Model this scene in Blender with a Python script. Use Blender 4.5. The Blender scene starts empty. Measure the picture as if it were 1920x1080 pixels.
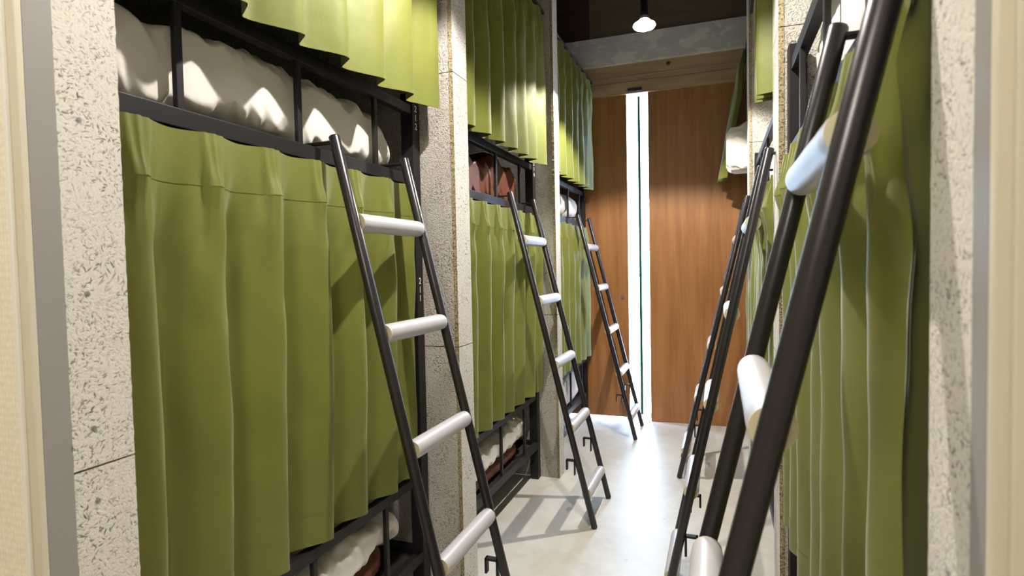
import bpy, bmesh, math, random
from mathutils import Vector, Matrix, noise
random.seed(7)
SC = bpy.context.scene
COL = SC.collection
PI = math.pi

# ------------------------------------------------------------ camera
CAM_H = 1.30
yaw, pitch, roll, focal = .3435, .0383, -.0202, 1087.2
fw = Vector((-math.sin(yaw)*math.cos(pitch), math.cos(yaw)*math.cos(pitch), -math.sin(pitch)))
rt = Vector((math.cos(yaw), math.sin(yaw), 0)); up = rt.cross(fw)
r2 = rt*math.cos(roll)+up*math.sin(roll); u2 = -rt*math.sin(roll)+up*math.cos(roll)
cam_data = bpy.data.cameras.new('camera'); cam = bpy.data.objects.new('camera', cam_data); COL.objects.link(cam)
M = Matrix((r2, u2, -fw)).transposed().to_4x4(); M.translation = Vector((0, 0, CAM_H)); cam.matrix_world = M
cam_data.sensor_width = 36; cam_data.lens = focal/1920*36
cam_data.clip_start = .02; cam_data.clip_end = 60
cam_data.dof.use_dof = True; cam_data.dof.focus_distance = 2.4; cam_data.dof.aperture_fstop = 6.3
SC.camera = cam

# ------------------------------------------------------------ world, lights, exposure
SC.view_settings.view_transform = 'Standard'; SC.view_settings.look = 'None'
SC.view_settings.gamma = 1; SC.view_settings.use_curve_mapping = False
SC.view_settings.exposure = 0.0
W = bpy.data.worlds.new('sky'); SC.world = W; W.use_nodes = True
bg = W.node_tree.nodes['Background']; bg.inputs[0].default_value = (.50, .68, 1, 1); bg.inputs[1].default_value = 45.0

LAMP_X, LAMP_Z = -.384, 2.62
LAMP_Y = [1.45, 3.35]
LAMP_W = [27, 40]
LAMP_COL = (1.0, .935, .85)
for ly, lw in zip(LAMP_Y, LAMP_W):
    d = bpy.data.lights.new('spot_light', 'SPOT'); d.energy = lw*4; d.color = LAMP_COL
    d.spot_size = math.radians(134); d.spot_blend = .22; d.shadow_soft_size = .016
    o = bpy.data.objects.new('spot_light', d); COL.objects.link(o); o.location = (LAMP_X, ly, LAMP_Z-.045)
# the room the camera stands in: one ceiling lamp behind it
d = bpy.data.lights.new('room_light', 'AREA'); d.energy = 7; d.color = (1, .92, .80); d.shape = 'DISK'; d.size = .35
o = bpy.data.objects.new('room_light', d); COL.objects.link(o); o.location = (-.38, -.28, 2.42)
# daylight portal filling the gap between the two wooden doors (only guides the sampling of the sky)
d = bpy.data.lights.new('daylight_portal', 'AREA'); d.shape = 'RECTANGLE'; d.size = .17; d.size_y = 2.66
d.cycles.is_portal = True
o = bpy.data.objects.new('daylight_portal', d); COL.objects.link(o); o.location = (-.618, 4.87, 1.34); o.rotation_euler = (-PI/2, 0, 0)

# ------------------------------------------------------------ materials
def new_mat(name):
    m = bpy.data.materials.new(name); m.use_nodes = True
    nt = m.node_tree; return m, nt, nt.nodes['Principled BSDF']
def N(nt, t, **kw):
    n = nt.nodes.new(t)
    for k, v in kw.items():
        if k.startswith('i_'): n.inputs[int(k[2:]) if k[2:].isdigit() else k[2:]].default_value = v
        else: setattr(n, k, v)
    return n
def plain(name, col, rough=.6, metal=0., spec=.5):
    m, nt, b = new_mat(name); b.inputs['Base Color'].default_value = (*col, 1)
    b.inputs['Roughness'].default_value = rough; b.inputs['Metallic'].default_value = metal
    b.inputs['Specular IOR Level'].default_value = spec
    return m
def ramp(nt, pts):
    r = N(nt, 'ShaderNodeValToRGB'); e = r.color_ramp.elements
    e[0].position, e[0].color = pts[0][0], (*pts[0][1], 1)
    e[1].position, e[1].color = pts[-1][0], (*pts[-1][1], 1)
    for p, c in pts[1:-1]:
        x = e.new(p); x.color = (*c, 1)
    return r
def math_n(nt, op, a, b):
    n = N(nt, 'ShaderNodeMath', operation=op)
    for i, v in enumerate((a, b)):
        if isinstance(v, (int, float)): n.inputs[i].default_value = v
        else: nt.links.new(v, n.inputs[i])
    return n.outputs[0]

def woodwool(name, base, dark, dens=.60, bump=.35, bdist=.004):
    """cement-bound wood wool board: a mat of short strands, dark pores between"""
    m, nt, b = new_mat(name); L = nt.links.new
    tc = N(nt, 'ShaderNodeTexCoord'); sp = N(nt, 'ShaderNodeSeparateXYZ'); L(tc.outputs['Object'], sp.inputs[0])
    cb = N(nt, 'ShaderNodeCombineXYZ'); L(math_n(nt, 'ADD', sp.outputs[0], sp.outputs[1]), cb.inputs[0]); L(sp.outputs[2], cb.inputs[1])
    warp = N(nt, 'ShaderNodeTexNoise', i_Scale=9.0, i_Detail=1.0); L(cb.outputs[0], warp.inputs['Vector'])
    wv = N(nt, 'ShaderNodeVectorMath', operation='SCALE'); wv.inputs['Scale'].default_value = .05; L(warp.outputs['Color'], wv.inputs[0])
    ad = N(nt, 'ShaderNodeVectorMath', operation='ADD'); L(cb.outputs[0], ad.inputs[0]); L(wv.outputs[0], ad.inputs[1])
    tot = None; hsum = None
    for k, ang in enumerate((12, 47, 83, 118, 152, -20)):
        mr = N(nt, 'ShaderNodeMapping'); mr.inputs['Rotation'].default_value = (0, 0, math.radians(ang)); L(ad.outputs[0], mr.inputs[0])
        ms = N(nt, 'ShaderNodeMapping'); ms.inputs['Scale'].default_value = (75, 230, 1); ms.inputs['Location'].default_value = (k*3.7, k*11.3, 0); L(mr.outputs[0], ms.inputs[0])
        nz = N(nt, 'ShaderNodeTexNoise', noise_dimensions='2D', i_Scale=1.0, i_Detail=1.0, i_Roughness=.5); L(ms.outputs[0], nz.inputs['Vector'])
        v = nz.outputs['Fac']
        tot = v if tot is None else math_n(nt, 'MAXIMUM', tot, v)
    r = N(nt, 'ShaderNodeMapRange'); r.inputs['From Min'].default_value = dens+.11; r.inputs['From Max'].default_value = dens+.19; L(tot, r.inputs[0])
    big = N(nt, 'ShaderNodeTexNoise', i_Scale=14.0, i_Detail=2.0); L(tc.outputs['Object'], big.inputs['Vector'])
    mk = N(nt, 'ShaderNodeMapRange'); mk.inputs['From Min'].default_value = .35; mk.inputs['From Max'].default_value = .6; L(big.outputs['Fac'], mk.inputs[0])
    fac = math_n(nt, 'MULTIPLY', r.outputs[0], math_n(nt, 'ADD', math_n(nt, 'MULTIPLY', mk.outputs[0], .7), .3))
    mx = N(nt, 'ShaderNodeMix', data_type='RGBA'); L(fac, mx.inputs[0])
    mx.inputs[6].default_value = (*base, 1); mx.inputs[7].default_value = (*dark, 1)
    L(mx.outputs[2], b.inputs['Base Color']); b.inputs['Roughness'].default_value = .9
    b.inputs['Specular IOR Level'].default_value = .2
    bp = N(nt, 'ShaderNodeBump', i_Strength=bump, i_Distance=bdist); bp.invert = True
    L(tot, bp.inputs['Height']); L(bp.outputs[0], b.inputs['Normal'])
    return m
MAT = {}
MAT['board'] = woodwool('wood_wool_board', (.71, .68, .63), (.15, .14, .13), .585, .4)
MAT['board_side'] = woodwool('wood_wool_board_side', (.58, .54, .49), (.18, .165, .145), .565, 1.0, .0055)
m, nt, b = new_mat('board_raw_edge')
tc = N(nt, 'ShaderNodeTexCoord'); nz = N(nt, 'ShaderNodeTexNoise', i_Scale=190.0, i_Detail=3.0); nt.links.new(tc.outputs['Object'], nz.inputs['Vector'])
r = ramp(nt, [(.32, (.07, .055, .03)), (.46, (.34, .27, .15)), (.7, (.50, .42, .26))]); nt.links.new(nz.outputs['Fac'], r.inputs[0]); nt.links.new(r.outputs[0], b.inputs['Base Color'])
b.inputs['Roughness'].default_value = .95
bp = N(nt, 'ShaderNodeBump', i_Strength=.8, i_Distance=.004); nt.links.new(nz.outputs['Fac'], bp.inputs['Height']); nt.links.new(bp.outputs[0], b.inputs['Normal'])
MAT['edge'] = m

def cloth(name, col, rough=.65, sheen=.25, wav=900, bump=.08, var=.06):
    m, nt, b = new_mat(name); L = nt.links.new
    tc = N(nt, 'ShaderNodeTexCoord')
    nz = N(nt, 'ShaderNodeTexNoise', i_Scale=7.0, i_Detail=3.0); L(tc.outputs['Object'], nz.inputs['Vector'])
    c0 = tuple(c*(1-var) for c in col); c1 = tuple(min(1, c*(1+var)) for c in col)
    r = ramp(nt, [(.3, c0), (.7, c1)]); L(nz.outputs['Fac'], r.inputs[0]); L(r.outputs[0], b.inputs['Base Color'])
    b.inputs['Roughness'].default_value = rough; b.inputs['Sheen Weight'].default_value = sheen
    b.inputs['Specular IOR Level'].default_value = .35
    n2 = N(nt, 'ShaderNodeTexNoise', i_Scale=float(wav), i_Detail=1.0); L(tc.outputs['Object'], n2.inputs['Vector'])
    n3 = N(nt, 'ShaderNodeTexNoise', i_Scale=18.0, i_Detail=3.0); L(tc.outputs['Object'], n3.inputs['Vector'])
    bp = N(nt, 'ShaderNodeBump', i_Strength=bump, i_Distance=.001); L(n2.outputs['Fac'], bp.inputs['Height'])
    b2 = N(nt, 'ShaderNodeBump', i_Strength=.25, i_Distance=.006); L(n3.outputs['Fac'], b2.inputs['Height']); L(bp.outputs[0], b2.inputs['Normal'])
    L(b2.outputs[0], b.inputs['Normal'])
    return m
MAT['green'] = cloth('green_curtain_cloth', (.176, .190, .033), .5, .2)
MAT['white_cloth'] = cloth('white_duvet_cotton', (.74, .70, .66), .8, .1)
MAT['pillow'] = cloth('grey_pillow_cotton', (.42, .40, .42), .8, .1)
MAT['brown'] = cloth('brown_blanket_cloth', (.125, .040, .020), .45, .0)
MAT['mattress'] = cloth('dark_mattress_cloth', (.03, .028, .03), .9, 0)
MAT['steel'] = plain('black_painted_steel', (.017, .015, .017), .5, .0, .3)
MAT['ladder'] = plain('dark_ladder_tube', (.020, .016, .019), .32, .1, .5)
MAT['foam'] = plain('pale_grey_foam_sleeve', (.50, .48, .51), .36, 0, .5)
MAT['foam_end'] = plain('cream_foam_end', (.72, .66, .45), .8)
MAT['bolt'] = plain('rusty_bolt', (.12, .07, .04), .5, .6)
MAT['screw'] = plain('zinc_screw', (.42, .45, .44), .35, .6)
MAT['number'] = plain('white_number_print', (.85, .85, .82), .6)
MAT['black'] = plain('black_plastic', (.012, .012, .014), .45)
MAT['dark'] = plain('dark_lining', (.02, .018, .018), .9)
MAT['jamb'] = plain('grey_painted_jamb', (.31, .30, .29), .5)
MAT['casing'] = plain('cream_painted_casing', (.66, .61, .49), .5)
MAT['white_paint'] = plain('white_paint', (.85, .83, .78), .5)
MAT['green_glass'] = plain('green_glass_edge', (.01, .05, .04), .15)
MAT['nickel'] = plain('brushed_nickel', (.5, .5, .5), .3, 1)
MAT['alu'] = plain('aluminium_channel', (.10, .10, .12), .35, .9)

m, nt, b = new_mat('door_veneer'); L = nt.links.new
tc = N(nt, 'ShaderNodeTexCoord'); mp = N(nt, 'ShaderNodeMapping'); mp.inputs['Scale'].default_value = (9, 9, .55); L(tc.outputs['Object'], mp.inputs[0])
nz = N(nt, 'ShaderNodeTexNoise', i_Scale=2.2, i_Detail=6.0, i_Roughness=.55, i_Distortion=.6); L(mp.outputs[0], nz.inputs['Vector'])
mp2 = N(nt, 'ShaderNodeMapping'); mp2.inputs['Scale'].default_value = (90, 90, 2.2); L(tc.outputs['Object'], mp2.inputs[0])
nf = N(nt, 'ShaderNodeTexNoise', i_Scale=2.0, i_Detail=3.0); L(mp2.outputs[0], nf.inputs['Vector'])
r = ramp(nt, [(.28, (.24, .092, .027)), (.5, (.34, .145, .045)), (.72, (.42, .195, .068))])
L(math_n(nt, 'ADD', math_n(nt, 'MULTIPLY', nz.outputs['Fac'], .75), math_n(nt, 'MULTIPLY', nf.outputs['Fac'], .25)), r.inputs[0])
L(r.outputs[0], b.inputs['Base Color']); b.inputs['Roughness'].default_value = .42
MAT['door'] = m

def pine(name, c0, c1, knots=True):
    m, nt, b = new_mat(name); L = nt.links.new
    tc = N(nt, 'ShaderNodeTexCoord'); mp = N(nt, 'ShaderNodeMapping'); mp.inputs['Scale'].default_value = (1.2, 14, 14); L(tc.outputs['Object'], mp.inputs[0])
    nz = N(nt, 'ShaderNodeTexNoise', i_Scale=2.6, i_Detail=5.0, i_Distortion=.4); L(mp.outputs[0], nz.inputs['Vector'])
    r = ramp(nt, [(.3, c0), (.7, c1)]); L(nz.outputs['Fac'], r.inputs[0])
    out = r.outputs[0]
    if knots:
        vo = N(nt, 'ShaderNodeTexVoronoi', i_Scale=3.1, i_Randomness=1.0); L(tc.outputs['Object'], vo.inputs['Vector'])
        mr = N(nt, 'ShaderNodeMapRange'); mr.inputs['From Min'].default_value = .035; mr.inputs['From Max'].default_value = .07
        mr.inputs['To Min'].default_value = 1; mr.inputs['To Max'].default_value = 0; L(vo.outputs['Distance'], mr.inputs[0])
        mx = N(nt, 'ShaderNodeMix', data_type='RGBA'); L(mr.outputs[0], mx.inputs[0]); L(out, mx.inputs[6]); mx.inputs[7].default_value = (.05, .02, .01, 1); out = mx.outputs[2]
    L(out, b.inputs['Base Color']); b.inputs['Roughness'].default_value = .6
    return m
MAT['pine'] = pine('pine_lintel', (.40, .27, .16), (.55, .40, .26))
MAT['ply'] = pine('olive_plywood', (.13, .10, .06), (.17, .13, .08))
MAT['ply_dark'] = pine('dark_stained_plywood', (.05, .022, .02), (.075, .035, .03), False)

m, nt, b = new_mat('plaster_smeared_beam'); L = nt.links.new
tc = N(nt, 'ShaderNodeTexCoord'); mp = N(nt, 'ShaderNodeMapping'); mp.inputs['Scale'].default_value = (4, 4, 9); L(tc.outputs['Object'], mp.inputs[0])
nz = N(nt, 'ShaderNodeTexNoise', i_Scale=1.3, i_Detail=5.0, i_Roughness=.6, i_Distortion=.8); L(mp.outputs[0], nz.inputs['Vector'])
r = ramp(nt, [(.35, (.66, .66, .72)), (.52, (.72, .71, .75)), (.56, (.86, .85, .87)), (.75, (.9, .88, .88))]); L(nz.outputs['Fac'], r.inputs[0]); L(r.outputs[0], b.inputs['Base Color'])
b.inputs['Roughness'].default_value = .85
MAT['plaster'] = m

m, nt, b = new_mat('pale_sealed_concrete'); L = nt.links.new
tc = N(nt, 'ShaderNodeTexCoord')
nz = N(nt, 'ShaderNodeTexNoise', i_Scale=1.7, i_Detail=6.0, i_Roughness=.6); L(tc.outputs['Object'], nz.inputs['Vector'])
n2 = N(nt, 'ShaderNodeTexNoise', i_Scale=9.0, i_Detail=4.0, i_Distortion=1.2); L(tc.outputs['Object'], n2.inputs['Vector'])
r = ramp(nt, [(.35, (.54, .51, .46)), (.65, (.68, .65, .60))]); L(math_n(nt, 'ADD', math_n(nt, 'MULTIPLY', nz.outputs['Fac'], .6), math_n(nt, 'MULTIPLY', n2.outputs['Fac'], .4)), r.inputs[0])
vo = N(nt, 'ShaderNodeTexVoronoi', i_Scale=5.0, i_Randomness=1.0); L(tc.outputs['Object'], vo.inputs['Vector'])
mr = N(nt, 'ShaderNodeMapRange'); mr.inputs['From Min'].default_value = .03; mr.inputs['From Max'].default_value = .05; mr.inputs['To Min'].default_value = .6; mr.inputs['To Max'].default_value = 0; L(vo.outputs['Distance'], mr.inputs[0])
mx = N(nt, 'ShaderNodeMix', data_type='RGBA'); L(mr.outputs[0], mx.inputs[0]); L(r.outputs[0], mx.inputs[6]); mx.inputs[7].default_value = (.35, .32, .28, 1)
L(mx.outputs[2], b.inputs['Base Color'])
rr = N(nt, 'ShaderNodeMapRange'); rr.inputs['To Min'].default_value = .30; rr.inputs['To Max'].default_value = .50; L(n2.outputs['Fac'], rr.inputs[0]); L(rr.outputs[0], b.inputs['Roughness'])
MAT['floor'] = m

m, nt, b = new_mat('woven_wallpaper'); L = nt.links.new
tc = N(nt, 'ShaderNodeTexCoord'); sp = N(nt, 'ShaderNodeSeparateXYZ'); L(tc.outputs['Object'], sp.inputs[0])
cb = N(nt, 'ShaderNodeCombineXYZ'); L(math_n(nt, 'ADD', sp.outputs[0], sp.outputs[1]), cb.inputs[0]); L(sp.outputs[2], cb.inputs[1])
mp = N(nt, 'ShaderNodeMapping'); mp.inputs['Scale'].default_value = (150, 90, 1); L(cb.outputs[0], mp.inputs[0])
vo = N(nt, 'ShaderNodeTexVoronoi', i_Scale=1.0, i_Randomness=.35); L(mp.outputs[0], vo.inputs['Vector'])
r = ramp(nt, [(.1, (.95, .91, .80)), (.6, (.84, .77, .62))]); L(vo.outputs['Distance'], r.inputs[0]); L(r.outputs[0], b.inputs['Base Color']); b.inputs['Roughness'].default_value = .7
MAT['wallpaper'] = m

m, nt, b = new_mat('window_glass'); L = nt.links.new
out = nt.nodes['Material Output']; tr = N(nt, 'ShaderNodeBsdfTransparent'); tr.inputs[0].default_value = (.93, .98, .97, 1)
gl = N(nt, 'ShaderNodeBsdfGlossy'); gl.inputs['Roughness'].default_value = .02
fr = N(nt, 'ShaderNodeFresnel'); fr.inputs[0].default_value = 1.45; ms = N(nt, 'ShaderNodeMixShader')
L(fr.outputs[0], ms.inputs[0]); L(tr.outputs[0], ms.inputs[1]); L(gl.outputs[0], ms.inputs[2]); L(ms.outputs[0], out.inputs[0])
MAT['glass'] = m
m, nt, b = new_mat('lit_lamp_face'); b.inputs['Emission Color'].default_value = (1, .93, .82, 1); b.inputs['Emission Strength'].default_value = 30; b.inputs['Base Color'].default_value = (.9, .9, .9, 1)
MAT['lit'] = m
MAT['lamp_body'] = plain('frosted_lamp_body', (.8, .8, .78), .3)
b_ = MAT['lamp_body'].node_tree.nodes['Principled BSDF']; b_.inputs['Emission Color'].default_value = (1, .93, .84, 1); b_.inputs['Emission Strength'].default_value = 16

# ------------------------------------------------------------ mesh helpers
class MB:
    def __init__(s): s.v = []; s.f = []; s.mi = []
    def add(s, vs, fs, mi=0):
        o = len(s.v); s.v += [tuple(p) for p in vs]
        for f in fs: s.f.append(tuple(i+o for i in f)); s.mi.append(mi)
    def box(s, x0, x1, y0, y1, z0, z1, mi=0, rot=None, org=(0, 0, 0)):
        vs = [Vector((x, y, z)) for x in (x0, x1) for y in (y0, y1) for z in (z0, z1)]
        if rot is not None: vs = [rot @ (p-Vector(org)) + Vector(org) for p in vs]
        s.add(vs, [(0, 1, 3, 2), (4, 6, 7, 5), (0, 4, 5, 1), (2, 3, 7, 6), (0, 2, 6, 4), (1, 5, 7, 3)], mi)
    def tube(s, pts, r, n=12, mi=0, caps=True, sq=None):
        pts = [Vector(p) for p in pts]; rs = r if isinstance(r, (list, tuple)) else [r]*len(pts)
        rings = []; a = None
        for i, p in enumerate(pts):
            t = (pts[min(i+1, len(pts)-1)]-pts[max(i-1, 0)]).normalized()
            if a is None:
                a = t.orthogonal().normalized()
                if sq is not None: a = (Vector(sq)-t*t.dot(Vector(sq))).normalized()
            a = (a-t*t.dot(a)).normalized(); bvec = t.cross(a)
            off = PI/4 if n == 4 else 0
            rings.append([p+(a*math.cos(2*PI*k/n+off)+bvec*math.sin(2*PI*k/n+off))*rs[i] for k in range(n)])
        vs = [q for rg in rings for q in rg]; fs = []
        for i in range(len(rings)-1):
            for k in range(n):
                k2 = (k+1) % n; fs.append((i*n+k, i*n+k2, (i+1)*n+k2, (i+1)*n+k))
        if caps: fs.append(tuple(range(n-1, -1, -1))); fs.append(tuple((len(rings)-1)*n+k for k in range(n)))
        s.add(vs, fs, mi)
    def grid(s, nu, nv, fn, mi=0, closeu=False):
        vs = [fn(i/nu, j/nv) for j in range(nv+1) for i in range(nu+(0 if closeu else 1))]
        w = nu+(0 if closeu else 1); fs = []
        for j in range(nv):
            for i in range(nu):
                i2 = (i+1) % w; fs.append((j*w+i, j*w+i2, (j+1)*w+i2, (j+1)*w+i))
        s.add(vs, fs, mi)
    def build(s, name, mats, parent=None, smooth=False, bevel=0, org=None, solid=0, weld=False, fix=True):
        me = bpy.data.meshes.new(name)
        o_ = Vector(org) if org is not None else Vector((0, 0, 0))
        if parent is not None and org is None: o_ = Vector(parent.get('_org', (0, 0, 0)))
        vs = [Vector(p)-o_ for p in s.v]
        me.from_pydata(vs, [], s.f)
        if not isinstance(mats, (list, tuple)): mats = [mats]
        for m in mats: me.materials.append(m)
        me.polygons.foreach_set('material_index', s.mi)
        bm = bmesh.new(); bm.from_mesh(me)
        if weld: bmesh.ops.remove_doubles(bm, verts=bm.verts, dist=1e-5)
        if fix: bmesh.ops.recalc_face_normals(bm, faces=bm.faces)
        bm.to_mesh(me); bm.free()
        if smooth: me.polygons.foreach_set('use_smooth', [True]*len(me.polygons))
        o = bpy.data.objects.new(name, me); COL.objects.link(o)
        if parent is not None:
            o.parent = parent; o['_org'] = tuple(parent.get('_org', (0, 0, 0)))
        else: o.location = o_
        if bevel:
            md = o.modifiers.new('bevel', 'BEVEL'); md.width = bevel; md.segments = 2; md.limit_method = 'ANGLE'; md.angle_limit = math.radians(40)
        if solid:
            md = o.modifiers.new('solid', 'SOLIDIFY'); md.thickness = solid; md.offset = 0; md.use_rim = False
        return o
def empty(name, loc):
    o = bpy.data.objects.new(name, None); COL.objects.link(o); o.location = loc; o.empty_display_size = .1
    o['_org'] = tuple(loc); return o
def tag(o, label, cat, group=None):
    o['label'] = label; o['category'] = cat
    if group: o['group'] = group
    return o
def struct(o, label=None, cat='structure'):
    o['kind'] = 'structure'
    if label: o['label'] = label
    o['category'] = cat
    return o
def bx(name, mat, *c, parent=None, bevel=0):
    m = MB(); m.box(*c); return m.build(name, mat, parent, bevel=bevel)
def sbox(name, mat, *c, label=None, cat='wall', bevel=0):
    return struct(bx(name, mat, *c, bevel=bevel), label, cat)

# ------------------------------------------------------------ layout numbers (metres)
AX, CX = -.92, -1.06        # left corridor face, left bed face
BX, DX = .177, .200         # right corridor face, right bed face
YE = 4.82                   # end wall
CEIL = 3.9
ZM, ZL, ZB, ZG = 1.644, .523, .227, 1.90
J1, J2 = .999, 2.02

# ------------------------------------------------------------ shell
sbox('floor', MAT['floor'], -3.2, 2.4, -2.0, YE+.05, -.1, 0, label='pale glossy sealed concrete floor of the corridor', cat='floor')
sbox('ceiling', MAT['dark'], -3.2, 2.4, .5, YE+.3, CEIL, CEIL+.1, label='dark ceiling above the bunk corridor', cat='ceiling')
sbox('wall_left', MAT['dark'], -3.2, -3.1, .5, YE+.1, 0, CEIL, label='dark back wall behind the left bunks')
sbox('wall_right', MAT['dark'], 2.3, 2.4, .5, YE+.1, 0, CEIL, label='dark back wall behind the right bunks')
sbox('wall_end_left', MAT['board_side'], -3.1, -1.62, YE, YE+.1, 0, CEIL, label='end wall beside the last left bunk')
sbox('wall_end_right', MAT['board_side'], .62, 2.3, YE, YE+.1, 0, CEIL, label='end wall beside the last right bunk')
# end wall above the doors
o = MB(); o.box(-.998, .62, YE, YE+.1, 3.148, CEIL); sbox_ = struct(o.build('wall_end', MAT['ply']), 'olive brown plywood panel above the plastered beam', 'wall')
sbox('wall_end_dark', MAT['ply_dark'], -1.62, -.998, YE, YE+.1, 3.148, CEIL, label='dark stained plywood panel at the top left of the end wall')
sbox('trim_1', MAT['plaster'], -1.62, .62, YE-.03, YE+.1, 2.916, 3.148, label='grey concrete beam with white plaster smears above the doors', cat='beam', bevel=.004)
sbox('trim_2', MAT['pine'], -1.62, .62, YE-.005, YE+.1, 2.824, 2.916, label='upper plain pine board above the doors', cat='trim')
sbox('trim_3', MAT['pine'], -1.62, .62, YE-.01, YE+.1, 2.771, 2.820, label='narrow middle pine board above the doors', cat='trim', bevel=.002)
sbox('trim_4', MAT['pine'], -1.62, .62, YE-.02, YE+.1, 2.672, 2.768, label='pine lintel board right above the wooden doors', cat='trim', bevel=.002)
# doors
d1 = struct(bx('door_1', MAT['door'], -1.62, -.704, YE, YE+.04, .022, 2.672, bevel=.002), 'left orange-brown veneered sliding door panel', 'door')
mb = MB(); mb.tube([(-.751, YE+.001, 1.023), (-.751, YE-.006, 1.023)], .016, 20); mb.tube([(-.751, YE-.006, 1.023), (-.751, YE-.008, 1.023)], .010, 20)
h = mb.build('door_handle', MAT['nickel'], d1, smooth=False); h['label'] = 'small round metal pull'
d2 = struct(bx('door_2', MAT['door'], -.533, .62, YE, YE+.04, .002, 2.672, bevel=.002), 'right orange-brown veneered sliding door panel', 'door')
bx_ = bx('door_guide', MAT['alu'], -.688, -.574, YE-.035, YE-.0, 2.684, 2.712, bevel=.003)
tag(bx_, 'small dark metal guide bracket on the pine lintel above the bright gap', 'bracket')
# glazing in the gap
w = MB(); w.box(-.735, -.700, YE+.10, YE+.14, 0, 2.72); w.box(-.54, -.505, YE+.10, YE+.14, 0, 2.72); w.box(-.70, -.54, YE+.10, YE+.14, 2.68, 2.72); w.box(-.70, -.54, YE+.10, YE+.14, 0, .03)
wf = struct(w.build('window_1', MAT['white_paint']), 'tall narrow glazed gap between the wooden doors', 'window')
for x0, x1 in ((-.700, -.6285), (-.6055, -.54)):
    bx('glass_pane', MAT['glass'], x0, x1, YE+.115, YE+.123, .03, 2.68, parent=wf)
for x in (-.6185, -.6155):
    pass
bx('glass_edge', MAT['green_glass'], -.6280, -.6060, YE+.095, YE+.135, .03, 2.68, parent=wf)
sbox('floor_outside', MAT['white_paint'], -2.5, 1.5, YE+.05, YE+3, -.12, -.02, label='pale outdoor paving beyond the glass', cat='floor')
# pale outdoor balustrade with wires
mb = MB()
for i in range(26): mb.box(-1.6+.08*i, -1.596+.08*i, YE+1.60, YE+1.604, 0, 1.15)
for j in range(15): mb.box(-1.6, .45, YE+1.604, YE+1.608, .05+.078*j, .054+.078*j)
mb.box(-1.6, .45, YE+1.58, YE+1.63, 1.15, 1.19)
for xx in (-1.6, -.6, .42): mb.box(xx, xx+.03, YE+1.58, YE+1.63, -.02, 1.15)
tag(mb.build('mesh_balustrade', MAT['white_paint']), 'pale wire mesh balustrade seen through the glass gap', 'balustrade')

# room the camera stands in (doorway walls with wallpaper)
LY, RY = .545, .488
sbox('wall_near_left', MAT['wallpaper'], -3.2, -.944, LY, LY+.04, 0, 2.5, label='cream woven wallpaper at the left edge', cat='wall')
sbox('wall_near_right', MAT['wallpaper'], .196, 2.4, RY, RY+.05, 0, 2.5, label='tan woven wallpaper at the right edge', cat='wall')
m = MB(); m.box(-.944, AX, LY-.004, LY+.006, 0, 2.5); m.box(-.9455, -.937, LY-.010, LY-.004, 0, 2.5, 1)  # second strip: highlight on the casing's outer edge, put in as white colour
struct(m.build('trim_5', [MAT['casing'], MAT['white_paint']], bevel=.0015), 'cream painted casing of the left side of the doorway, edge highlight painted on in white', 'trim')
sbox('trim_6', MAT['jamb'], -.944, AX, LY+.006, .590, 0, 2.5, label='grey jamb of the left side of the doorway', cat='trim')
m = MB(); m.box(BX+.0, .196, RY-.004, RY+.006, 0, 2.5); m.box(.186, .1975, RY-.010, RY-.004, 0, 2.5)
struct(m.build('trim_7', MAT['casing'], bevel=.0015), 'cream painted casing of the right side of the doorway', 'trim')
sbox('trim_8', MAT['jamb'], BX, .196, RY+.006, .520, 0, 2.5, label='grey jamb of the right side of the doorway', cat='trim')
sbox('wall_near_lintel', MAT['wallpaper'], -.944, .196, .50, .56, 2.5, CEIL, label='wall above the doorway', cat='wall')
sbox('wall_near_upper_left', MAT['dark'], -3.2, -.944, .50, .56, 2.5, CEIL, label='dark wall above the doorway, left', cat='wall')
sbox('wall_near_upper_right', MAT['dark'], .196, 2.4, .50, .56, 2.5, CEIL, label='dark wall above the doorway, right', cat='wall')
sbox('wall_room_left', MAT['wallpaper'], -2.3, -2.2, -2.0, LY, 0, 2.5, label='wallpapered wall left of the camera', cat='wall')
sbox('wall_room_right', MAT['wallpaper'], 1.4, 1.5, -2.0, RY, 0, 2.5, label='wallpapered wall right of the camera', cat='wall')
sbox('wall_room_back', MAT['wallpaper'], -2.3, 1.5, -2.1, -2.0, 0, 2.5, label='wallpapered wall behind the camera', cat='wall')
sbox('ceiling_room', MAT['white_paint'], -2.3, 1.5, -2.0, .50, 2.5, 2.6, label='white ceiling of the room before the doorway', cat='ceiling')

# ------------------------------------------------------------ partitions of wood wool board
def rough_board(mb, axis, xf, y0, y1, z0, z1, t, sgn, seed, mi_face=0, mi_edge=1):
    """board parallel to the corridor: face plane at x=xf, thickness t away from the corridor, ragged vertical edges"""
    n = max(2, int((z1-z0)/.012)); xb = xf-sgn*t
    rows = []
    for i in range(n+1):
        z = z0+(z1-z0)*i/n
        e0 = y0+.0016*noise.noise(Vector((z*70, seed, 0)))+.001*noise.noise(Vector((z*230, seed, 3)))
        e1 = y1+.0016*noise.noise(Vector((z*70, seed, 9)))+.001*noise.noise(Vector((z*230, seed, 13)))
        if axis == 'x': rows.append([(xf, e0, z), (xf, e1, z), (xb, e1, z), (xb, e0, z)])
    o = len(mb.v)
    for r_ in rows: mb.v += r_
    for i in range(n):
        for k in range(4):
            k2 = (k+1) % 4
            mb.f.append((o+i*4+k, o+i*4+k2, o+(i+1)*4+k2, o+(i+1)*4+k)); mb.mi.append(mi_face if k == 0 else mi_edge)
    mb.f.append((o, o+1, o+2, o+3)); mb.mi.append(mi_edge)
    e = o+n*4; mb.f.append((e+3, e+2, e+1, e)); mb.mi.append(mi_edge)

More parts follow.
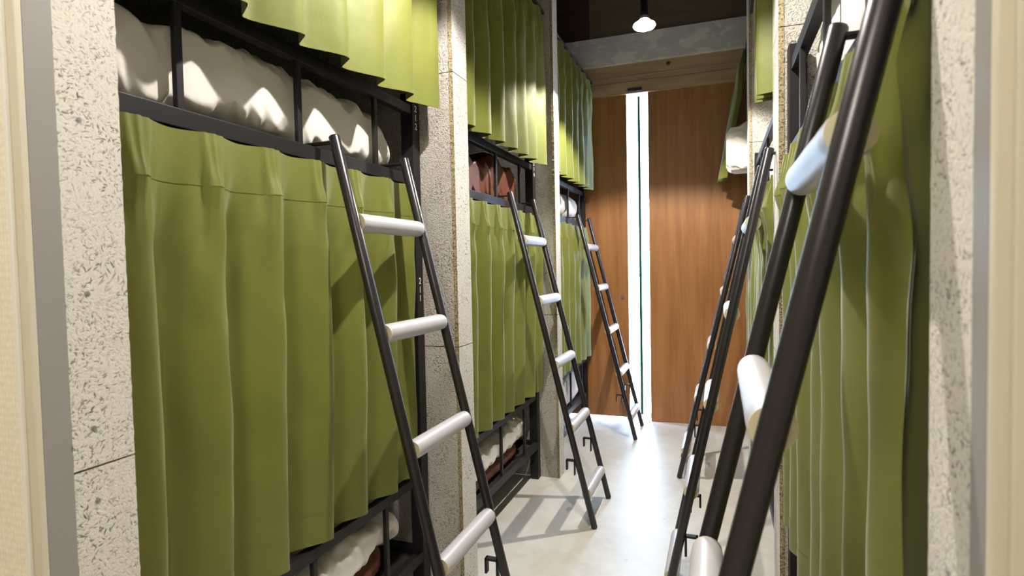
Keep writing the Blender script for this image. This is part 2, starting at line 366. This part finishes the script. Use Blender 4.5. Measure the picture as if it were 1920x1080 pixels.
def partition(idx, side, y0, y1, label, screws=(), open_near=True):
    sg = 1 if side == 'left' else -1          # direction towards the corridor
    xf = AX if side == 'left' else BX
    t = .016
    zs = [0, J1-.0015, J1+.0015, J2-.0015, J2+.0015, CEIL-.0]
    core = MB(); xi = xf-sg*(t+.004); xo = -3.1 if side == 'left' else 2.3
    yc0 = y0+(.012 if open_near else .03)
    core.box(min(xi, xo), max(xi, xo), yc0, y1-.012, 0, CEIL)
    p = struct(core.build('wall_%s_partition_%d' % (side, idx), MAT['dark']), label, 'wall')
    for a, b_ in ((0, 1), (2, 3), (4, 5)):
        mb = MB(); rough_board(mb, 'x', xf, y0, y1, zs[a], zs[b_], t, sg, idx*7+a+(0 if sg > 0 else 50))
        mb.build('front_board', [MAT['board'], MAT['edge']], p, smooth=False)
        # side boards (facing along the corridor), near and far faces
        for (ya, yb) in ((y0+.0015, y0+.0135), (y1-.0135, y1-.0015)):
            sb = MB(); sb.box(min(xf-sg*t, xo), max(xf-sg*t, xo), ya, yb, zs[a], zs[b_]); sb.build('side_board', MAT['board_side'], p)
    for (sy, sz) in screws:
        s_ = MB(); s_.tube([(xf-sg*.001, sy, sz), (xf+sg*.0008, sy, sz)], .0042, 14); s_.tube([(xf+sg*.0008, sy, sz), (xf+sg*.0014, sy, sz)], .0018, 8)
        s_.build('screw', MAT['screw'], p)
    return p
partition(1, 'left', .590, .687, 'near left partition faced with pale wood wool board and zinc screws', [(.622, 1.536), (.622, 1.27), (.6225, 1.06), (.6235, .945), (.620, 1.80)])
partition(2, 'left', 1.970, 2.097, 'second left partition faced with pale wood wool board', [(2.03, 1.6), (2.03, .9)])
partition(3, 'left', 3.370, 3.475, 'third left partition faced with pale wood wool board', [])
partition(1, 'right', .520, .612, 'near right partition faced with pale wood wool board', [(.566, 1.27), (.563, 1.04), (.568, 1.56)])
partition(2, 'right', 1.997, 2.198, 'second right partition faced with pale wood wool board', [])
partition(3, 'right', 3.840, 4.106, 'third right partition faced with pale wood wool board', [])

# ------------------------------------------------------------ bunk beds
def text_mesh(body, size, mat, parent, loc, name, sgn):
    cu = bpy.data.curves.new(name, 'FONT'); cu.body = body; cu.size = size; cu.align_x = 'CENTER'; cu.align_y = 'CENTER'; cu.extrude = .0002; cu.offset = .0004
    ob = bpy.data.objects.new(name, cu); COL.objects.link(ob)
    bpy.context.view_layer.update()
    me = bpy.data.meshes.new_from_object(ob.evaluated_get(bpy.context.evaluated_depsgraph_get()))
    bpy.data.objects.remove(ob); me.materials.clear(); me.materials.append(mat)
    R_ = Matrix(((0, 0, 1), (1, 0, 0), (0, 1, 0))) if sgn > 0 else Matrix(((0, 0, -1), (-1, 0, 0), (0, 1, 0)))
    org = Vector(parent['_org'])
    for v in me.vertices: v.co = R_ @ v.co + Vector(loc)-org
    o = bpy.data.objects.new(name, me); COL.objects.link(o); o.parent = parent
    return o

def bunk(side, xf, y0, y1, bars, label, numbers=None):
    sg = 1 if side == 'left' else -1
    xb = xf-sg*2.0
    def X(a, b): return (min(xf-sg*a, xf-sg*b), max(xf-sg*a, xf-sg*b))
    root = empty('bunk_bed', (xf-sg*1.0, (y0+y1)/2, 0)); tag(root, label, 'bunk bed', 'black steel bunk beds along the corridor')
    for (a, b) in ((0, .05), (1.95, 2.0)):
        for (p, q) in ((y0, y0+.05), (y1-.05, y1)):
            m = MB(); m.box(*X(a, b), p, q, .001, 1.945); m.build('post', MAT['steel'], root, bevel=.002)
    for nm, z in (('lower_bed_beam', ZB), ('upper_bed_beam', ZM)):
        m = MB(); m.box(*X(.002, .030), y0+.05, y1-.05, z-.040, z); m.build(nm, MAT['steel'], root, bevel=.002)
        m = MB(); m.box(*X(1.958, 1.998), y0+.05, y1-.05, z-.040, z); m.build(nm, MAT['steel'], root, bevel=.002)
        for yy in (y0+.005, y1-.045):
            m = MB(); m.box(*X(.05, 1.95), yy, yy+.04, z-.040, z); m.build('end_rail', MAT['steel'], root, bevel=.002)
        m = MB(); m.box(*X(.045, 1.955), y0+.05, y1-.05, z-.036, z-.018); m.build('bed_base', MAT['dark'], root)
    for z in (ZL, ZG):
        m = MB(); m.box(*X(.006, .036), y0+.05, y1-.05, z-.034, z); m.build('guard_rail', MAT['steel'], root, bevel=.002)
    for z0, z1 in ((ZB, ZL-.034), (ZM, ZG-.034)):
        for yb in bars:
            m = MB(); m.box(*X(.007, .021), yb-.009, yb+.009, z0, z1); m.build('guard_bar', MAT['steel'], root, bevel=.002)
    if numbers:
        for txt, z in numbers:
            for k, ch in enumerate(txt):
                o = text_mesh(ch, .033, MAT['number'], root, (xf+sg*.0004, y1-.026 if sg > 0 else y1-.026, z-.0325*k), 'number_digit', sg)
                o['label'] = 'white printed digit %s on the post' % ch
    # mattresses are things of their own
    return root
NUMG = {1: [('212', 1.888), ('211', 1.249)], 2: [('214', 1.906), ], 3: [('216', 1.906)]}
bunk('left', CX, .700, 1.963, [.934, 1.307, 1.680], 'nearest black steel bunk on the left with printed numbers 212 and 211', NUMG[1])
bunk('left', -1.040, 2.105, 3.366, [2.36, 2.735, 3.105], 'middle black steel bunk on the left, brown blanket on its upper bed', NUMG[2])
bunk('left', -1.050, 3.49, 4.80, [3.87, 4.25, 4.62], 'farthest black steel bunk on the left, next to the wooden door', NUMG[3])
bunk('right', DX, .594, 1.985, [1.0, 1.375, 1.75], 'nearest black steel bunk on the right behind the blurred ladder')
bunk('right', .205, 2.21, 3.83, [2.6, 2.99, 3.38], 'middle black steel bunk on the right between two board pillars')
bunk('right', .215, 4.118, 4.80, [4.45], 'farthest black steel bunk on the right, beside the wooden door')

# ------------------------------------------------------------ bedding
def puff(name, mat, xa, xb, y0, y1, zt, zb, seed, label, cat='duvet', group=None, amp=.018, nu=64, nv=120, e=.42, amp2=.022, freq=5.5, xfn=None, ceilz=False, pad=.004):
    """closed soft volume running along the bed edge; zt(u), zb(u) give top and bottom heights"""
    mb = MB()
    fz = lambda f, u: f(u) if callable(f) else f
    y0_, y1_ = y0, y1
    def fn(a, u):
        th = 2*PI*a; c, s_ = math.cos(th), math.sin(th)
        cap = max(0.0, 1-abs(2*u-1)**7)**.5
        if u <= 0 or u >= 1: cap = .0
        top, bot = fz(zt, u), fz(zb, u)
        xo = xfn(u) if xfn else 0
        cx = (xa+xb)/2+xo; cz = (top+bot)/2
        px = cx+abs(c)**e*(1 if c > 0 else -1)*abs(xb-xa)/2*(.25+.75*cap if 0 < u < 1 else .2)
        pz = cz+abs(s_)**e*(1 if s_ > 0 else -1)*(top-bot)/2*(cap if 0 < u < 1 else .02)
        py = y0_+(y1_-y0_)*u
        q = Vector((px*freq*.8, py*freq, pz*freq*.9+seed*5.3))
        n1 = noise.noise(q)
        n2 = 1-abs(noise.noise(q*1.9+Vector((7, 3, seed))))*2.2
        n3 = 1-abs(noise.noise(Vector((q.x*2.5, q.y*4.1+q.z*2.2, q.z*1.2))))*2.4
        dsp = amp*n1+amp2*n2*.7+amp2*.6*n3
        d_ = Vector((c, 0, s_)).normalized()
        # keep within the guard rail
        X_, Z_ = px+d_.x*dsp*.6, pz+d_.z*dsp*.8
        X_ = min(X_, xa) if xa > xb else max(X_, xa)
        Z_ = max(Z_, bot+pad*0)
        if ceilz: Z_ = min(Z_, top)
        return (X_, min(y1_, max(y0_, py+noise.noise(q*.8)*.01)), Z_)
    mb.grid(nu, nv, fn, closeu=True)
    # caps
    n = nu; L_ = len(mb.v)
    mb.f.append(tuple(range(n-1, -1, -1))); mb.mi.append(0)
    mb.f.append(tuple(L_-n+k for k in range(n))); mb.mi.append(0)
    o = mb.build(name, mat, None, smooth=True, org=((xa+xb)/2, (y0+y1)/2, fz(zb, .5)))
    sb = o.modifiers.new('sub', 'SUBSURF'); sb.levels = 1; sb.render_levels = 1
    tag(o, label, cat, group); return o
def pl(pts):
    def f(u):
        for (a, va), (b, vb) in zip(pts, pts[1:]):
            if u <= b:
                t = (u-a)/(b-a); t = t*t*(3-2*t); return va+(vb-va)*t
        return pts[-1][1]
    return f
def mattress(xf, sg, y0, y1, z, label):
    xa, xb = sorted((xf-sg*.56, xf-sg*1.93))
    m = MB(); m.box(xa, xb, y0+.06, y1-.06, z-.016, z+.075)
    o = m.build('mattress', MAT['mattress'], None, bevel=.02, org=((xa+xb)/2, (y0+y1)/2, z-.016)); tag(o, label, 'mattress', 'dark mattresses inside the bunks')
for xf, sg, y0, y1, nm in ((CX, 1, .70, 1.963, 'nearest left'), (-1.04, 1, 2.105, 3.366, 'middle left'), (-1.05, 1, 3.49, 4.80, 'farthest left'), (DX, -1, .625, 1.985, 'nearest right'), (.205, -1, 2.21, 3.83, 'middle right'), (.215, -1, 4.118, 4.80, 'farthest right')):
    mattress(xf, sg, y0, y1, ZM, 'dark mattress on the upper bed of the %s bunk' % nm)
    mattress(xf, sg, y0, y1, ZB, 'dark mattress on the lower bed of the %s bunk' % nm)
# left 1
puff('duvet', MAT['white_cloth'], -1.096, -1.44, .72, 1.885, pl([(0, 1.83), (.25, 1.84), (.5, 1.85), (.75, 1.835), (.94, 1.82), (1, 1.74)]), pl([(0, 1.650), (.22, 1.652), (.32, 1.670), (.48, 1.666), (.56, 1.650), (1, 1.650)]), 1, 'white cotton duvet piled along the upper bed of the nearest left bunk', amp=.02, amp2=.034, e=.6)
DB1 = [(0, .25), (.45, .265), (.62, .29), (.78, .315), (.86, .335), (.92, .34), (.955, .26), (1, .24)]
puff('duvet', MAT['white_cloth'], -1.084, -1.46, .74, 1.875, pl([(0, .43), (.5, .44), (.9, .455), (1, .42)]), pl(DB1), 2, 'white cotton duvet over a brown blanket on the lower bed of the nearest left bunk', amp=.016, amp2=.03, e=.85)
puff('blanket', MAT['brown'], -1.100, -1.50, .76, 1.79, pl([(a_*1.09, z_-.004) for a_, z_ in DB1[:6]]+[(1, .33)]), .229, 3, 'reddish brown blanket under the duvet on the lower bed of the nearest left bunk', 'blanket', amp=.01, amp2=.008, e=.5, ceilz=True)
puff('pillow', MAT['pillow'], -1.53, -1.62, 1.30, 1.84, .53, .31, 4, 'grey pillow on the lower bed of the nearest left bunk, behind the duvet', 'pillow', amp=.006, amp2=.004, e=.8)
# left 2
puff('blanket', MAT['brown'], -1.078, -1.40, 2.17, 3.20, pl([(0, 1.80), (.45, 1.80), (.62, 1.86), (.75, 1.81), (.92, 1.83), (1, 1.76)]), 1.648, 5, 'crumpled reddish brown blanket on the upper bed of the middle left bunk', 'blanket', amp=.03, amp2=.04, freq=8)
puff('duvet', MAT['white_cloth'], -1.062, -1.42, 2.17, 3.27, pl([(0, .41), (.5, .41), (.9, .435), (1, .38)]), pl([(0, .295), (.7, .295), (.85, .31), (.93, .28), (1, .27)]), 6, 'white cotton duvet over a brown blanket on the lower bed of the middle left bunk', amp=.014, amp2=.024, e=.85)
puff('blanket', MAT['brown'], -1.080, -1.45, 2.18, 3.16, .292, .229, 7, 'reddish brown blanket under the duvet on the lower bed of the middle left bunk', 'blanket', amp=.01, amp2=.006, e=.5, ceilz=True)
# left 3
puff('pillow', MAT['white_cloth'], -1.088, -1.36, 3.75, 4.34, 1.85, 1.648, 8, 'white pillow on the upper bed of the farthest left bunk, nearer of the two', 'pillow', amp=.008, amp2=.008, e=.7)
puff('pillow', MAT['white_cloth'], -1.088, -1.36, 4.36, 4.70, 1.85, 1.648, 9, 'white pillow on the upper bed of the farthest left bunk, beside the end post', 'pillow', amp=.008, amp2=.008, e=.7)
puff('duvet', MAT['white_cloth'], -1.088, -1.45, 3.60, 4.70, pl([(0, .40), (.5, .42), (.8, .47), (1, .42)]), .230, 10, 'white duvet on the lower bed of the farthest left bunk', amp=.02, amp2=.03)
# right 1
puff('duvet', MAT['white_cloth'], .238, .62, .72, 1.80, pl([(0, 1.97), (.5, 1.95), (.85, 1.90), (1, 1.82)]), 1.648, 11, 'white duvet on the upper bed of the nearest right bunk', amp=.02, amp2=.03)
puff('duvet', MAT['white_cloth'], .238, .62, .72, 1.85, .42, .230, 12, 'white duvet on the lower bed of the nearest right bunk', amp=.014, amp2=.02)
# right 2
puff('duvet', MAT['white_cloth'], .243, .60, 2.29, 3.60, pl([(0, 1.84), (.6, 1.84), (1, 1.78)]), 1.648, 13, 'white duvet on the upper bed of the middle right bunk', amp=.02, amp2=.03)
puff('duvet', MAT['white_cloth'], .243, .60, 2.29, 3.70, .42, .230, 14, 'white duvet on the lower bed of the middle right bunk', amp=.014, amp2=.02)
# right 3: duvet heaped over the guard rail into the corridor
puff('duvet', MAT['white_cloth'], .050, .50, 4.175, 4.41, pl([(0, 2.12), (.4, 2.22), (.75, 2.15), (1, 2.05)]), pl([(0, 1.915), (1, 1.912)]), 15, 'white duvet heaped over the guard rail of the farthest right bunk', amp=.05, amp2=.045, e=.8, freq=9)
puff('duvet', MAT['white_cloth'], 0.253, .60, 4.19, 4.72, 1.84, 1.648, 16, 'white duvet lying inside the upper bed of the farthest right bunk', amp=.014, amp2=.014)
puff('duvet', MAT['white_cloth'], 0.253, .60, 4.19, 4.72, .42, .230, 17, 'white duvet on the lower bed of the farthest right bunk', amp=.014, amp2=.014)

# ------------------------------------------------------------ curtains
def curtain(side, x0, y0, y1, zt, zb, period, amp, seed, label, phase=0., head=.115, lean=0., per_fold=34, headamp=.35, group='green pleated bunk curtains', pin=.016, **kw):
    sg = 1 if side == 'left' else -1
    posts = kw.get('posts', ())
    root = empty('curtain', (x0, (y0+y1)/2, zb)); tag(root, label, 'curtain', group)
    nf = (y1-y0)/period; nu = int(nf*per_fold)
    H_ = zt-zb
    rnd = random.Random(seed); fa = [rnd.uniform(.8, 1.08) for _ in range(60)]
    def P_(u, z):
        t = (zt-z)/H_
        yb = y0+(y1-y0)*u
        # slow sideways wander of folds down the drop
        wob = .016*noise.noise(Vector((yb*3.1, z*1.1, seed)))*min(1, t*3)
        ph = (yb+wob-phase)/period
        k = math.floor(ph); fr_ = ph-k                        # crest at fr=.5
        A = fa[int(k) % 60]*(1-abs(fr_-.5)*.0)
        # broad panel swinging out to a crisp crest, then a short return
        FC = .70
        body = -math.cos(PI*fr_/FC) if fr_ < FC else math.cos(PI*(fr_-FC)/(1-FC))
        body = body*.8+.2*body**3
        td = (zt-z)/head
        hb = max(0, min(1, (td-.55)/2.0)); hb = hb*hb*(3-2*hb)
        dd = (fr_-.64)*period
        env = min(1, .35+.65*td)
        spread = .017*(1.35-.55*min(1, td))
        pinch = math.exp(-(dd/.0065)**2)+.85*math.exp(-((dd-spread)/.0065)**2)+.85*math.exp(-((dd+spread)/.0065)**2)
        tight = math.exp(-(dd/.014)**2)*math.exp(-((td-1.0)/.30)**2)
        valley = .5+.5*math.cos(2*PI*(fr_-.14))
        top = headamp*amp*(1-2*valley)*(.75+.25*min(1, td))+pin*pinch*env
        low = amp*A*body+(1-.7*max(0, t-.6)/.4)*(.009*noise.noise(Vector((yb*8, z*2.6, seed+5)))+.0045*noise.noise(Vector((yb*21, z*6, seed+8))))
        o_ = top*(1-hb)+low*hb+.007*tight-.003*math.exp(-((abs(dd)-.030)/.012)**2)*math.exp(-((td-1.0)/.35)**2)
        # wrinkles fanning out right under the heading
        fan = max(0, 1-abs(td-2.0)/1.7)
        o_ += .010*fan*noise.noise(Vector((yb*26+(td*.8), z*5, seed+2)))
        for (ry, rot_, rob) in kw.get('rails', ()):
            dy = abs(yb-ry)
            if dy < .05:
                lim = rob+(rot_-rob)*z/1.66-.0155-.004-abs(x0-kw['face'])
                lim += .02*max(0, (dy-.025)/.025)
                o_ = min(o_, lim)
        e_ = kw.get('endflat')
        if e_ and yb > e_: o_ = min(o_, .0)
        o_ += lean*max(0, t)**kw.get('lexp', 1.3)
        for (pa, pb, px_) in posts:
            if pa < yb < pb: o_ = max(o_, sg*(px_-x0)+.004)
        x = x0+sg*o_
        zz = z
        if td < .8: zz -= .003*valley*(1-td/.8)
        if t > .9: zz += .006*noise.noise(Vector((yb*5, seed, 1)))*(t-.9)*10
        return Vector((x, yb+wob*0, zz))
    def piece(nm, za, zb_, nz, off=0, solid=.0022):
        mb = MB()
        def fn(u, v):
            z = za+(zb_-za)*v; p = P_(u, z); p.x += sg*off; return p
        mb.grid(nu, nz, fn)
        return mb.build(nm, MAT['green'], root, smooth=True, solid=solid, fix=False)
    piece('pleated_heading', zt, zt-head, 12, off=.0010, solid=.0022)
    piece('cloth_drop', zt-head, zb+.085, 60)
    piece('hem', zb+.085, zb, 8, off=.0008, solid=.0022)
    return root
curtain('left', -1.048, .695, 1.872, 1.600, .537, .176, .034, 1, 'green curtain over the lower bed of the nearest left bunk, behind the first ladder', lean=-.022, phase=.984-.112, posts=[(.6, .755, CX)], endflat=1.852)
curtain('left', -1.028, 2.10, 3.36, 1.600, .537, .172, .034, 2, 'green curtain over the lower bed of the middle left bunk', lean=-.022, phase=2.496-.11, posts=[(2, 2.16, -1.04), (3.31, 3.4, -1.04)])
curtain('left', -1.033, 3.48, 4.77, 1.600, .545, .172, .035, 3, 'green curtain over the lower bed of the farthest left bunk, bluish from daylight', phase=4.008-.12, posts=[(3.4, 3.545, -1.05), (4.745, 4.9, -1.05)])
curtain('left', -.975, .70, 1.905, 2.78, 1.872, .180, .034, 4, 'green curtain over the upper bed of the nearest left bunk', phase=1.0-.126)
curtain('left', -.975, 2.105, 3.280, 2.78, 1.882, .172, .033, 5, 'green curtain over the upper bed of the middle left bunk', phase=2.404-.12)
curtain('left', -.985, 3.48, 4.745, 2.78, 1.900, .172, .030, 6, 'green curtain over the upper bed of the farthest left bunk, by the wooden door', phase=4.166-.12)
curtain('right', .200, .655, 1.975, 1.600, .530, .170, .030, 7, 'green curtain over the lower bed of the nearest right bunk, behind the blurred ladder', phase=.70, headamp=.6, pin=.027, face=DX, rails=[(.661, .018, .412), (1.061, .018, .412)], posts=[(.6, .68, DX), (1.93, 2, DX)])
curtain('right', .198, 2.21, 3.82, 1.600, .530, .172, .030, 8, 'green curtain over the lower bed of the middle right bunk', phase=2.3, headamp=.6, pin=.032, face=DX, rails=[(2.493, .040, .405), (3.584, .041, .435)], posts=[(2, 2.265, .205), (3.775, 4, .205)])
curtain('right', .208, 4.12, 4.76, 1.600, .530, .172, .024, 9, 'green curtain over the lower bed of the farthest right bunk', phase=4.2, posts=[(4, 4.17, .215), (4.745, 4.9, .215)])
curtain('right', .168, 2.205, 2.36, 2.78, 1.885, .055, .040, 10, 'green curtain gathered at the near end of the upper bed of the middle right bunk', phase=2.21, per_fold=24, headamp=.8, pin=.004)
curtain('right', .180, 4.43, 4.77, 2.78, 1.900, .10, .034, 11, 'dark green curtain pushed out over the corridor at the farthest right bunk', phase=4.45, lean=.15, lexp=1.0, per_fold=24)
# curtain tracks
def track(x, y0, y1, label):
    o = bx('curtain_track', MAT['alu'], x-.009, x+.009, y0, y1, 2.785, 2.803, bevel=.002); tag(o, label, 'curtain track')
    m = MB()
    return o
track(-.975, .69, 1.968, 'curtain track above the upper bed of the nearest left bunk')
track(-.975, 2.099, 3.368, 'curtain track above the upper bed of the middle left bunk')
track(-.985, 3.477, 4.80, 'curtain track above the upper bed of the farthest left bunk')
track(.190, 2.20, 3.838, 'curtain track above the upper bed of the middle right bunk')
track(.190, 4.108, 4.80, 'curtain track above the upper bed of the farthest right bunk')

# ------------------------------------------------------------ ladders
LQ = [1.429, 1.118, .798, .481, .160]
def ladder(side, xface, y, label, off_top=.06, off_bot=.469, wd=.385, hf=None):
    hf = xface if hf is None else hf
    sg = 1 if side == 'left' else -1
    ZT = 1.66
    xt, xb_ = xface+sg*off_top, xface+sg*off_bot
    def X(z): return xb_+(xt-xb_)*z/ZT
    root = empty('ladder', (xb_, y+wd/2, 0)); tag(root, label, 'ladder', 'dark steel ladders with foam-covered rungs')
    dirv = Vector((xt-xb_, 0, ZT)).normalized(); nrm = Vector((dirv.z, 0, -dirv.x))*sg   # pointing to the corridor side
    for yy in (y, y+wd):
        m = MB(); a = Vector((xb_, yy, .002)); b = Vector((xt, yy, ZT+.012))
        m.tube([a, a+dirv*.004, b-dirv*.004, b], [.013, .0155, .0155, .013], 20); m.build('side_rail', MAT['ladder'], root, smooth=True)
        # hook over the bed beam
        w = .011
        xe = hf-sg*.0335
        h = MB(); z0 = ZM+.006
        for (xa, xc, za, zc) in ((xe, X(z0), z0, z0+.007), (xe-sg*.0, xe-sg*.007, z0-.05, z0+.007)):
            h.box(min(xa, xc), max(xa, xc), yy-w, yy+w, za, zc)
        h.build('top_hook', MAT['steel'], root, bevel=.0015)
        # spare hook near the foot, on the bed side
        zh = .325; xh = X(zh)-sg*.012
        h = MB()
        h.box(min(xh, xh-sg*.006), max(xh, xh-sg*.008), yy-.011, yy+.011, zh-.068, zh+.008)
        h.box(min(xh, xh-sg*.046), max(xh, xh-sg*.046), yy-.011, yy+.011, zh, zh+.008)
        h.box(min(xh-sg*.038, xh-sg*.046), max(xh-sg*.038, xh-sg*.046), yy-.011, yy+.011, zh-.044, zh+.008)
        h.build('spare_hook', MAT['steel'], root, bevel=.0015)
    for i, z in enumerate(LQ):
        x = X(z); n = 24; r0 = .0265
        m = MB()
        def fn(a, v, x=x, z=z, i=i):
            th = 2*PI*a; yy = y+.018+(wd-.036)*v
            rr = r0*(1+.02*noise.noise(Vector((v*5, i*3.3+y, math.sin(th)*.8))))
            if v < .02 or v > .98: rr *= .955
            return (x+rr*math.cos(th), yy, z+rr*math.sin(th))
        vv = [0, .012]+[.05+.9*k/20 for k in range(21)]+[.988, 1]
        ns = len(vv); vs = [fn(k/n, v) for v in vv for k in range(n)]
        fs = [(j*n+k, j*n+(k+1) % n, (j+1)*n+(k+1) % n, (j+1)*n+k) for j in range(ns-1) for k in range(n)]
        m.add(vs, fs); rg = m.build('rung', MAT['foam'], root, smooth=True)
        for (ya, yb) in ((y+.0185, y+.0165), (y+wd-.0185, y+wd-.0165)):
            e = MB(); e.tube([(x, ya, z), (x, yb, z)], .0252, 24); e.build('foam_end', MAT['foam_end'], rg)
        for (ya, yb) in ((y+.014, y+.020), (y+wd-.014, y+wd-.020)):
            e = MB(); e.tube([(x, ya, z), (x, yb, z)], .0085, 12); e.build('rung_bolt', MAT['bolt'], rg, smooth=True)
    return root
ladder('left', CX, 1.371, 'dark ladder leaning on the nearest left bunk', .052, .458, .38)
ladder('left', CX, 2.772, 'dark ladder leaning on the middle left bunk, its shadow on the floor', .066, .475, hf=-1.04)
ladder('left', CX, 4.274, 'dark ladder leaning on the farthest left bunk by the bright gap', .066, .474, hf=-1.05)
ladder('right', DX, .661, 'big blurred dark ladder at the nearest right bunk, close to the camera', .018, .412, .40)
ladder('right', DX, 2.108, 'dark ladder leaning on the middle right bunk', .040, .405, hf=.205)
ladder('right', DX, 3.584, 'dark ladder leaning beside the third right partition, farthest on the right', .041, .435, hf=.205)

# ------------------------------------------------------------ pendant spot lamps
def lamp(y, label):
    root = empty('pendant_lamp', (LAMP_X, y, LAMP_Z)); tag(root, label, 'lamp', 'pendant spot lamps over the corridor')
    prof = [(.004, .052), (.020, .050), (.034, .040), (.050, .028), (.064, .022)]
    m = MB(); n = 32
    vs = [(LAMP_X+r_*math.cos(2*PI*k/n), y+r_*math.sin(2*PI*k/n), LAMP_Z+.0+h_) for r_, h_ in [(.062, .0), (.059, .010), (.044, .020), (.030, .030), (.024, .038)] for k in range(n)]
    m.add(vs, [(j*n+k, j*n+(k+1) % n, (j+1)*n+(k+1) % n, (j+1)*n+k) for j in range(4) for k in range(n)])
    m.build('reflector', MAT['lamp_body'], root, smooth=True)
    m = MB(); vs = [(LAMP_X+r_*math.cos(2*PI*k/n), y+r_*math.sin(2*PI*k/n), LAMP_Z-h_) for r_, h_ in [(.062, 0), (.055, .010), (.038, .017), (.018, .021), (.002, .022)] for k in range(n)]
    m.add(vs, [(j*n+k, j*n+(k+1) % n, (j+1)*n+(k+1) % n, (j+1)*n+k) for j in range(4) for k in range(n)])
    m.build('glass_face', MAT['lit'], root, smooth=True)
    m = MB(); m.tube([(LAMP_X, y, LAMP_Z+.034), (LAMP_X, y, LAMP_Z+.036), (LAMP_X, y, LAMP_Z+.062), (LAMP_X, y, LAMP_Z+.067), (LAMP_X, y, LAMP_Z+.150), (LAMP_X, y, LAMP_Z+.155)], [.024, .027, .026, .021, .019, .012], 24)
    m.build('socket', MAT['black'], root, smooth=True)
    m = MB(); m.tube([(LAMP_X, y, LAMP_Z+.15), (LAMP_X, y, CEIL-.02)], .004, 8); m.tube([(LAMP_X, y, CEIL-.022), (LAMP_X, y, CEIL)], .04, 20); m.build('cord', MAT['black'], root, smooth=False)
    return root
lamp(LAMP_Y[-1], 'lit pendant spot lamp with black socket hanging before the end wall')
lamp(LAMP_Y[0], 'lit pendant spot lamp high above the nearest ladders')
m = MB(); m.tube([(-.38, -.28, 2.44), (-.38, -.28, 2.499)], .2, 32)
o = m.build('ceiling_light', MAT['lit'], None); tag(o, 'round lit ceiling lamp in the room before the doorway', 'lamp')
for o in bpy.data.objects:
    if '_org' in o: del o['_org']
